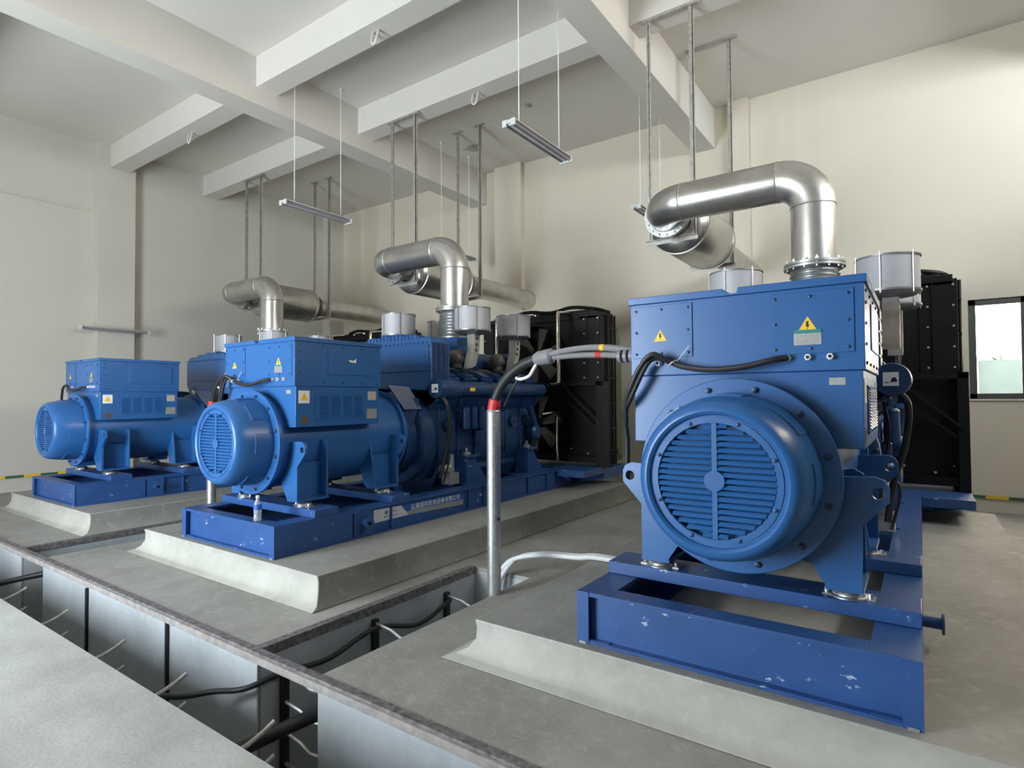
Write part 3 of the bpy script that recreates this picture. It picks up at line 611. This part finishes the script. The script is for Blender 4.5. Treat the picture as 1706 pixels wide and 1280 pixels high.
# company banner on the middle generator's base
bn = MB().prism([(3.985, .487), (4.363, .477), (4.47, .362), (3.985, .357)], 'x', .752, .7545).build('company_banner', 'band', gens[1], O)
bn['label'] = 'blue and white company banner'
MB().prism([(4.363, .477), (5.377, .462), (5.377, .395), (4.43, .405)], 'x', .7525, .755).build('banner_blue_field', 'bandb', bn)
bn2 = MB().prism([(4.43, .405), (5.377, .395), (5.377, .335), (4.47, .362)], 'x', .7525, .755).build('banner_grey_field', 'plate', bn)
for ch in (bn.children): ch.location = (0, 0, 0)
for ch in bn.children: ch.data.transform(Matrix.Translation(Vector(O) * -1))
def text(body, size, loc, rot, m_, parent, name, sx=1):
    c = bpy.data.curves.new(name, 'FONT'); c.body = body; c.size = size; c.extrude = .0006; c.align_x = 'LEFT'
    t = bpy.data.objects.new(name, c); COL.objects.link(t); bpy.context.view_layer.update()
    me = bpy.data.meshes.new_from_object(t.evaluated_get(bpy.context.evaluated_depsgraph_get())); bpy.data.objects.remove(t)
    o = bpy.data.objects.new(name, me); COL.objects.link(o); me.materials.clear(); me.materials.append(M[m_]); o.location = loc; o.rotation_euler = rot; o.scale = (sx, 1, 1); o.parent = parent; return o
tx = text('云南振邦机电设备有限公司', .068, (.7565, 4.50 - 2.87, .412 - .25), (R(90), 0, R(90)), 'white', bn, 'banner_text')
c = MB(); c.rev([(.022, .7535), (.022, .7565)], (0, 4.15, .437), 'x', 16).box(.7535, .7565, 4.19, 4.29, .432, .443).box(.7535, .7565, 4.15, 4.31, .392, .399).rev([(.010, .7535), (.010, .7565)], (0, 4.13, .395), 'x', 12)
lg = c.build('banner_logo', 'filtcap', bn, O)

# ------------------------------------------------------------------ exhaust lines
PR = .195; AZ = 3.69; AX = -1.54; EY = 6.11; RB = .30
EO = (0, EY, 2.43)
ex = empty('exhaust_line', (GX[0], EY, 2.43))
def X(mb, name, m_, parent=ex, label=None, bevel=0):
    o = mb.build(name, m_, parent, EO, bevel)
    if label: o['label'] = label
    return o
prof = [(.215, 2.43), (.215, 2.445)]
for k in range(8):
    z = 2.455 + k * .043; prof += [(.180, z), (.205, z + .008), (.216, z + .018), (.205, z + .030), (.180, z + .038)]
prof += [(.20, 2.805)]
X(MB().rev(prof, (0, EY, 0), 'z', 40), 'bellows', 'zinc', label='corrugated steel bellows')
b = MB().rev([(.195, 2.80), (.262, 2.80), (.262, 2.822), (.195, 2.822)], (0, EY, 0), 'z', 40).rev([(.195, 2.828), (.262, 2.828), (.262, 2.85), (.195, 2.85)], (0, EY, 0), 'z', 40)
f1 = X(b, 'pipe_flange', 'zinc')
for k in range(14):
    a = 2 * math.pi * k / 14; x, y = .236 * math.cos(a), EY + .236 * math.sin(a)
    X(MB().cyl((x, y, 2.785), (x, y, 2.885), .009, 6).cyl((x, y, 2.85), (x, y, 2.866), .018, 6), 'stud', 'zinc', f1)
X(MB().cyl((0, EY, 2.83), (0, EY, AZ - RB), PR, 48), 'riser_pipe', 'silver', label='vertical silver pipe')
def seam(c, d, n=40):
    c = Vector(c); d = Vector(d).normalized(); u = d.orthogonal().normalized(); w = d.cross(u)
    return MB().tube([c + (u * math.cos(2 * math.pi * i / n) + w * math.sin(2 * math.pi * i / n)) * PR for i in range(n)], .007, 6, True)
def arc(c, u, w, r_, n=14): return [Vector(c) + Vector(u) * r_ * math.cos(math.pi / 2 * i / n) + Vector(w) * r_ * math.sin(math.pi / 2 * i / n) for i in range(n + 1)]
X(MB().tube(arc((-RB, EY, AZ - RB), (1, 0, 0), (0, 0, 1), RB), PR, 48), 'pipe_elbow', 'silver')
X(MB().cyl((-RB, EY, AZ), (AX + RB, EY, AZ), PR, 48), 'cross_pipe', 'silver2')
X(MB().tube(arc((AX + RB, EY + RB, AZ), (0, -1, 0), (-1, 0, 0), RB), PR, 48), 'pipe_elbow', 'silver2')
for c, d in (((0, EY, AZ - RB), (0, 0, 1)), ((-RB, EY, AZ), (1, 0, 0)), ((AX + RB, EY, AZ), (1, 0, 0)), ((AX, EY + RB, AZ), (0, 1, 0))):
    X(seam(c, d), 'weld_seam', 'zinc')
b = MB().rev([(PR, 6.41), (.262, 6.41), (.262, 6.432), (PR, 6.432)], (AX, 0, AZ), 'y', 40).rev([(PR, 6.438), (.262, 6.438), (.262, 6.46), (PR, 6.46)], (AX, 0, AZ), 'y', 40)
f2 = X(b, 'pipe_flange', 'zinc')
for k in range(16):
    a = 2 * math.pi * k / 16; x, z = AX + .236 * math.cos(a), AZ + .236 * math.sin(a)
    X(MB().cyl((x, 6.385, z), (x, 6.48, z), .009, 6).cyl((x, 6.395, z), (x, 6.412, z), .019, 6), 'stud', 'zinc', f2)
MR = .36
X(MB().rev([(PR, 6.46), (PR, 6.70), (.25, 6.715), (.30, 6.74), (.34, 6.785), (MR, 6.85), (MR, 7.98), (.34, 8.03), (.27, 8.08), (PR, 8.12)], (AX, 0, AZ), 'y', 56), 'silencer_body', 'silver2', label='fat silver silencer drum')
for y in (6.84, 7.95): X(MB().rev([(MR - .003, y), (MR + .010, y + .005), (MR + .010, y + .03), (MR - .003, y + .035), (MR - .003, y)], (AX, 0, AZ), 'y', 56), 'silencer_band', 'silver')
X(MB().rev([(PR + .05, 8.12), (PR + .05, 8.15), (PR, 8.15)], (AX, 0, AZ), 'y', 40).rev([(PR + .05, 8.155), (PR + .05, 8.18), (PR, 8.18)], (AX, 0, AZ), 'y', 40), 'pipe_flange', 'cast')
X(MB().cyl((AX, 8.12, AZ), (AX, YB + .1, AZ), PR, 40), 'outlet_pipe', 'silver')
index()
exs = [ex, copy_tree(ex, (GX[1], EY, 2.43)), copy_tree(ex, (GX[2], EY, 2.43))]
for o, l in zip(exs, ('silver exhaust pipe and silencer above the nearest generator', 'silver exhaust pipe and silencer above the middle generator', 'silver exhaust pipe and silencer above the farthest generator')): tag(o, l, 'exhaust pipe', 'exhaust lines')

# ------------------------------------------------------------------ pipe hangers
def hanger(cx, y, zt, full, label):
    """angle iron frame hung from the ceiling round a pipe"""
    xl, xr = cx - 1.83, cx - 1.315; zb = AZ - PR - .02 if y < 7 else AZ - PR - .03; t = empty('pipe_hanger', (cx + AX, y, zt)); o = (cx + AX, y, zt)
    def rod(x, nm='hanger_rod'):
        MB().box(x - .025, x + .025, y - .004, y + .004, zb, zt).box(x - .004 if x < cx + AX else x + .017, x + .004 if x < cx + AX else x + .025, y - .004, y + .045, zb, zt).build(nm, 'hang', t, o)
    rod(xl); rod(xr)
    MB().box(xl - .05, xr + .05, y - .05, y - .004, zb - .006, zb).box(xl - .05, xr + .05, y - .006, y, zb - .05, zb).build('cradle_bar', 'hang', t, o)
    if full: MB().box(xl - .08, xr + .10, y - .03, y + .03, zt - .035, zt - .001).build('ceiling_bar', 'hang', t, o)
    else:
        for x in (xl, xr): MB().box(x - .11, x + .11, y - .03, y + .03, zt - .02, zt - .001).build('ceiling_plate', 'hang', t, o)
    return tag(t, label, 'pipe hanger', 'pipe hangers')
nm = ('nearest', 'middle', 'farthest')
for i, cx in enumerate(GX):
    hanger(cx, 6.67, ZX, True, 'angle iron hanger at the bend end of the %s generator\'s silencer' % nm[i])
    hanger(cx, 8.34, ZC, i == 0, 'angle iron hanger at the outlet end of the %s generator\'s silencer' % nm[i])

# ------------------------------------------------------------------ strip lamps
def lamp(x, y0, z, L, label, wall=False):
    o = (x, y0, z); t = empty('strip_lamp', o)
    MB().box(x - .022, x + .022, y0 + .024, y0 + L - .024, z - .01, z + .03).box(x - .078, x + .078, y0 + .024, y0 + L - .024, z + .0305, z + .04).box(x - .082, x - .028, y0, y0 + .022, z - .03, z + .045).box(x + .028, x + .082, y0, y0 + .022, z - .03, z + .045).box(x - .082, x + .082, y0 + L - .022, y0 + L, z - .03, z + .045).box(x - .0275, x + .0275, y0 + .002, y0 + .02, z, z + .04).build('lamp_body', 'lamp', t, o, .003)
    for q in (-.052, .052): MB().cyl((x + q, y0 + .02, z), (x + q, y0 + L - .02, z), .015, 12).build('lamp_tube', 'tube', t, o)
    if not wall:
        for yy in (y0 + .20, y0 + L - .17):
            MB().cyl((x, yy, z + .03), (x, yy, ZC), .006, 6).rev([(.03, ZC - .03), (.03, ZC - .001)], (x, yy, 0), 'z', 12).build('suspension_rod', 'white', t, o)
    else: MB().box(XL + .17, x, y0 + .5, y0 + .6, z, z + .03).build('wall_bracket', 'lamp', t, o)
    return tag(t, label, 'lamp', 'hanging strip lamps' if not wall else None)
lamp(-3.50, 4.94, 4.5, 1.22, 'twin tube strip lamp hanging highest and largest in the middle of the room')
lamp(-7.62, 5.0, 4.5, 1.22, 'white strip lamp hanging in front of the farthest generator\'s silencer')
lamp(-3.50, 8.27, 4.5, 1.22, 'strip lamp mostly hidden behind the nearest generator\'s exhaust bend')
lamp(-7.62, 8.27, 4.5, 1.22, 'strip lamp hanging behind the middle generator\'s exhaust bend')
lamp(-12.85, 4.22, 2.97, 1.18, 'thin strip lamp fixed low on the left wall column', True)

# hooks and cover on the ceiling
def hook(x, y, label):
    pts = smooth([(x - .05, y + .02, ZX + .01), (x - .05, y - .01, ZX - .10), (x - .035, y - .02, ZX - .16), (x, y - .02, ZX - .185), (x + .035, y - .02, ZX - .16), (x + .05, y - .01, ZX - .10), (x + .05, y + .02, ZX + .01)], 4)
    tag(MB().tube(pts, .014, 8).build('ceiling_hook', 'ceil', None, (x, y, ZX)), label, 'hook', 'lifting hooks')
hook(-5.48, 4.87, 'white painted steel hook under the beam at the top centre'); hook(-5.40, 6.76, 'white painted steel hook under the beam near the middle pipe hangers'); hook(-10.2, 4.92, 'dim steel hook under the beam at the upper left')
cv = tag(MB().rev([(.12, ZC - .04), (.13, ZC - .03), (.13, ZC - .001)], (-7.25, 9.02, 0), 'z', 28).build('ceiling_cover', 'hang', None, (-7.25, 9.02, ZC)), 'dark round cover plate on the ceiling beside the middle hanger', 'cover')
MB().tube([(-7.43 + .03 * math.cos(a), 8.95 + .03 * math.sin(a), ZC - .03) for a in [k * math.pi / 6 for k in range(12)]], .007, 6, True).build('cover_ring', 'hang', cv, (-7.25, 9.02, ZC))
for x, y, l in ((-5.43, 8.25, 'small ceiling screw box between the far hangers and the lamp'), (-7.6, 6.0, 'x')):
    if l != 'x': tag(MB().rev([(.02, ZC - .05), (.05, ZC - .03), (.05, ZC - .001)], (x, y, 0), 'z', 14).build('ceiling_rose', 'hang', None, (x, y, ZC)), l, 'ceiling rose')

# ------------------------------------------------------------------ power cable risers
def riser(cx, label, dx=0):
    bx, by = cx - 2.09 + dx, 3.84; zt = 1.50; o = (bx, by, -1.2)
    pipe = MB().tube([(bx, by, -1.2), (bx - .0, by, .3), (bx - .0, by + .0, zt - .02)], .056, 24).rev([(.056, zt - .02), (.058, zt - .01), (.048, zt + .01), (.03, zt + .012)], (bx, by, 0), 'z', 24)
    p = pipe.build('cable_riser_pipe', 'zinc', None, o)
    MB().cyl((bx + .05, by - .02, .62), (bx + .075, by - .03, .62), .012, 8).build('clamp_screw', 'dark', p, o)
    tag(p, label, 'pipe', 'cable riser pipes')
    # cable
    e = Vector((cx - .59, 3.42, 1.862)); c0 = Vector((bx, by, zt - .02))
    path = smooth([c0, c0 + Vector((.02, 0, .10)), c0 + Vector((.09, -.01, .22)), c0 + Vector((.20, -.02, .32)), c0 + Vector((.33, -.03, .39)), c0 + Vector((.46, -.04, .425))], 6)
    cab = MB().tube(path, .040, 14).build('power_cable', 'rubber', None, o)
    MB().tube(smooth([c0, c0 + Vector((.005, 0, .05)), c0 + Vector((.02, 0, .11))], 3), .050, 16).build('tape_wrap', 'red', cab, o)
    j = c0 + Vector((.44, -.04, .42))
    MB().tube([j, j + Vector((.04, 0, .008)), j + Vector((.15, -.01, .02)), j + Vector((.17, -.01, .02))], [.042, .056, .060, .045], 16).build('cable_breakout_boot', 'shrink', cab, o)
    j2 = j + Vector((.15, -.01, .02))
    for k, (dy, dz) in enumerate(((-.03, .02), (.03, .025), (0, -.02))):
        pts = smooth([j2.lerp(e, t) + Vector((0, dy * (.6 + .4 * math.sin(math.pi * t)), dz * (.6 + .6 * math.sin(math.pi * t)) + .03 * math.sin(math.pi * t))) for t in (0, .2, .4, .6, .8, 1)], 4)
        MB().tube(pts, .021, 10).build('cable_core', 'shrink', cab, o)
    pd = (e - j2).normalized(); pmid = j2.lerp(e, .60) + Vector((0, -.029, .052)); MB().cyl(pmid, pmid + pd * .04, .0225, 12).build('tape_mark', 'yel', cab, o)
    pmid = j2.lerp(e, .54) + Vector((0, 0, .006)); MB().cyl(pmid, pmid + pd * .05, .0235, 12).build('tape_mark', 'red', cab, o)
    for q in (.05, .09, .13, .17): MB().cyl(e + Vector((-q - .01, 0, 0)), e + Vector((-q + .012, 0, 0)), .042, 12).build('gland_rib', 'shrink', cab, o)
    pts = smooth([j + Vector((.02, .0, -.02)), j + Vector((-.02, -.01, -.09)), j + Vector((-.05, -.02, -.13)), j + Vector((-.12, -.03, -.15)), j + Vector((-.16, -.03, -.14))], 4)
    MB().tube(pts, .013, 8).build('earth_tail', 'white', cab, o)
    MB().tube(smooth([j + Vector((-.12, -.03, -.12)), j + Vector((-.22, -.02, -.25)), c0 + Vector((.10, .02, .06))], 5), .010, 8).build('earth_wire', 'rubber', cab, o)
    return tag(cab, 'thick black power cable from its riser pipe to the side of the %s generator' % label.split(' beside the ')[1].split(' ')[0], 'cable', 'power cables')
riser(GX[0], 'galvanised riser pipe beside the nearest generator', 0)
riser(GX[1], 'galvanised riser pipe beside the middle generator', 0)

# black control cables on the alternator fronts
def control(cx, label, full=True):
    y = 3.135; P3 = lambda l: [(cx + x, yy, z) for x, yy, z in l]; o = (cx, 3.13, 1.79)
    pts = P3([(.255, 3.168, 1.793), (.20, 3.13, 1.785), (.06, 3.12, 1.755), (-.10, 3.12, 1.745), (-.25, 3.13, 1.765), (-.32, 3.14, 1.79), (-.38, 3.14, 1.818), (-.43, 3.13, 1.818), (-.475, 3.12, 1.77), (-.57, 3.14, 1.60), (-.635, 3.2, 1.50), (-.64, 3.24, 1.35), (-.65, 3.26, 1.2), (-.66, 3.28, 1.10)])
    c = MB().tube(smooth(pts, 6), .016, 10).build('control_cable', 'rubber', None, o)
    if full:
        MB().tube(smooth(P3([(-.33, 3.14, 1.79), (-.42, 3.10, 1.84), (-.50, 3.11, 1.77), (-.56, 3.12, 1.66), (-.61, 3.16, 1.56), (-.628, 3.2, 1.45)]), 6), .015, 10).build('cable_strand', 'rubber', c, o)
        for x, z in ((-.318, 1.785), (-.50, 1.775)): MB().tube([(cx + x + .018 * math.cos(a), 3.12 + .02 * math.sin(a), z + .014 * math.cos(a)) for a in [k * math.pi / 6 for k in range(12)]], .003, 5, True).build('cable_tie', 'white', c, o)
        MB().bar((cx - .30, 3.155, 1.80), (cx - .235, 3.16, 1.88), .003).build('cable_tie', 'white', c, o)
    return tag(c, label, 'cable', 'control cables')
control(GX[0], 'black control cable looping over the front of the nearest generator')
control(GX[1], 'black control cable looping over the front of the middle generator')
control(GX[2], 'black control cable hanging down the front of the farthest generator', False)

# ------------------------------------------------------------------ pale conduits into the cross trench
for k in range(2):
    q = .05 * k
    pts = smooth([(-3.19 + q, 4.20 - q * .5, -.30), (-3.17 + q, 4.24 - q * .5, -.05), (-3.10 + q * .8, 4.30, .10), (-3.0, 4.34 + q, .16), (-2.85, 4.36 + q, .20), (-2.66, 4.36 + q, .23), (-2.40, 4.36 + q, .25), (-2.24, 4.36 + q, .275), (-1.9, 4.36 + q, .275), (-1.59, 4.36 + q, .275)], 5)
    tag(MB().tube(pts, .022, 12).build('conduit_hose', 'cond', None, (-3, 4.3, 0)), ('pale conduit hose leaving the trench, the one nearer the camera', 'pale conduit hose leaving the trench, the one farther from the camera')[k], 'conduit', 'conduit hoses')

# ------------------------------------------------------------------ trench cable arms
place = {0: 'at the left edge', 1: 'second from the left', 2: 'in the centre', 3: 'next to the trench crossing', 4: 'inside the trench crossing'}
for i, x in enumerate((-6.86, -5.84, -4.76, -3.86, -2.90)):
    for j, z in enumerate((-.15, -.33)):
        pts = [(x - .02, 1.50, z - .09), (x - .01, 1.72, z - .05), (x, 1.80, z - .02), (x + .01, 1.86, z + .015)]
        tag(MB().tube(pts, .0125, 8).build('trench_hook', 'hang', None, (x, 1.5, z)), '%s bent steel hook %s of the trench wall' % (('upper', 'lower')[j], place[i]), 'cable hook', 'trench hooks')
for i, (x, z) in enumerate(((-6.20, -.09), (-4.68, -.07))):
    tag(MB().box(x - .012, x + .012, 2.105, 2.128, -1.1, z).build('steel_post', 'rubber', None, (x, 2.12, -1.1)), ('slim black steel post on the trench wall, the left one', 'slim black steel post on the trench wall, the right one')[i], 'post', 'trench posts')
for i, (y, z) in enumerate(((2.31, -.16), (3.09, -.10), (3.92, -.12))):
    t = MB().box(-3.498, -3.46, y - .025, y + .025, -1.2, z).build('cable_bracket', 'rubber', None, (-3.48, y, -1.2))
    for k in range(4):
        zz = z - .03 - k * .2; MB().tube([(-3.46, y, zz), (-3.30, y, zz - .015), (-3.20, y, zz - .05), (-3.10, y + .01, zz - .045)], .013, 6).build('bracket_arm', 'zinc', t, (-3.48, y, -1.2))
    tag(t, ('black cable bracket in the trench crossing, nearest the camera', 'black cable bracket midway along the crossing trench', 'black cable bracket in the crossing trench near the riser pipe')[i], 'bracket', 'trench brackets')
def tcable(pts, r_, label): return tag(MB().tube(smooth(pts, 6), r_, 12).build('trench_cable', 'rubber', None, pts[0]), label, 'cable')
tcable([(-4.6, 1.53, -.42), (-4.2, 1.70, -.30), (-3.95, 1.86, -.31), (-3.75, 1.98, -.27), (-3.52, 2.06, -.22), (-3.43, 2.26, -.175), (-3.40, 2.6, -.2), (-3.42, 3.05, -.14), (-3.41, 3.5, -.25), (-3.42, 3.9, -.17)], .018, 'thin black cable sagging across the trench to the brackets')
tcable([(-3.6, 1.53, -.62), (-3.4, 1.75, -.50), (-3.25, 1.95, -.42), (-3.05, 2.25, -.32), (-2.97, 2.6, -.35), (-2.97, 3.2, -.40), (-2.97, 3.55, -.5)], .042, 'thick black cable rising into the trench crossing')
tcable([(-7.9, 1.9, -.30), (-7.6, 2.2, -.22), (-7.42, 2.6, -.20), (-7.42, 3.4, -.3)], .03, 'dark cable at the far left trench crossing')
tcable([(-6.2, 2.0, -1.17), (-5.2, 1.95, -1.17), (-4.2, 2.0, -1.17), (-3.3, 1.9, -1.17), (-2.5, 1.8, -1.17)], .03, 'black cable lying on the trench bottom')

# ------------------------------------------------------------------ small things
bx, by, bz = -4.83, 2.935, .531
bt = MB().rev([(.030, 0), (.033, .004), (.033, .05), (.031, .06), (.033, .07), (.033, .135), (.028, .155), (.014, .185), (.013, .20)], (bx, by, bz), 'z', 24).build('water_bottle', 'bottle', None, (bx, by, bz))
tag(bt, 'clear plastic water bottle standing on the middle generator\'s base', 'bottle')
MB().rev([(.0345, .10), (.0345, .145)], (bx, by, bz), 'z', 24).build('bottle_label', 'bandb', bt, (bx, by, bz)); MB().rev([(.016, .20), (.016, .222)], (bx, by, bz), 'z', 16).build('bottle_cap', 'white', bt, (bx, by, bz))
# clear up: children with no offset keep their own origin
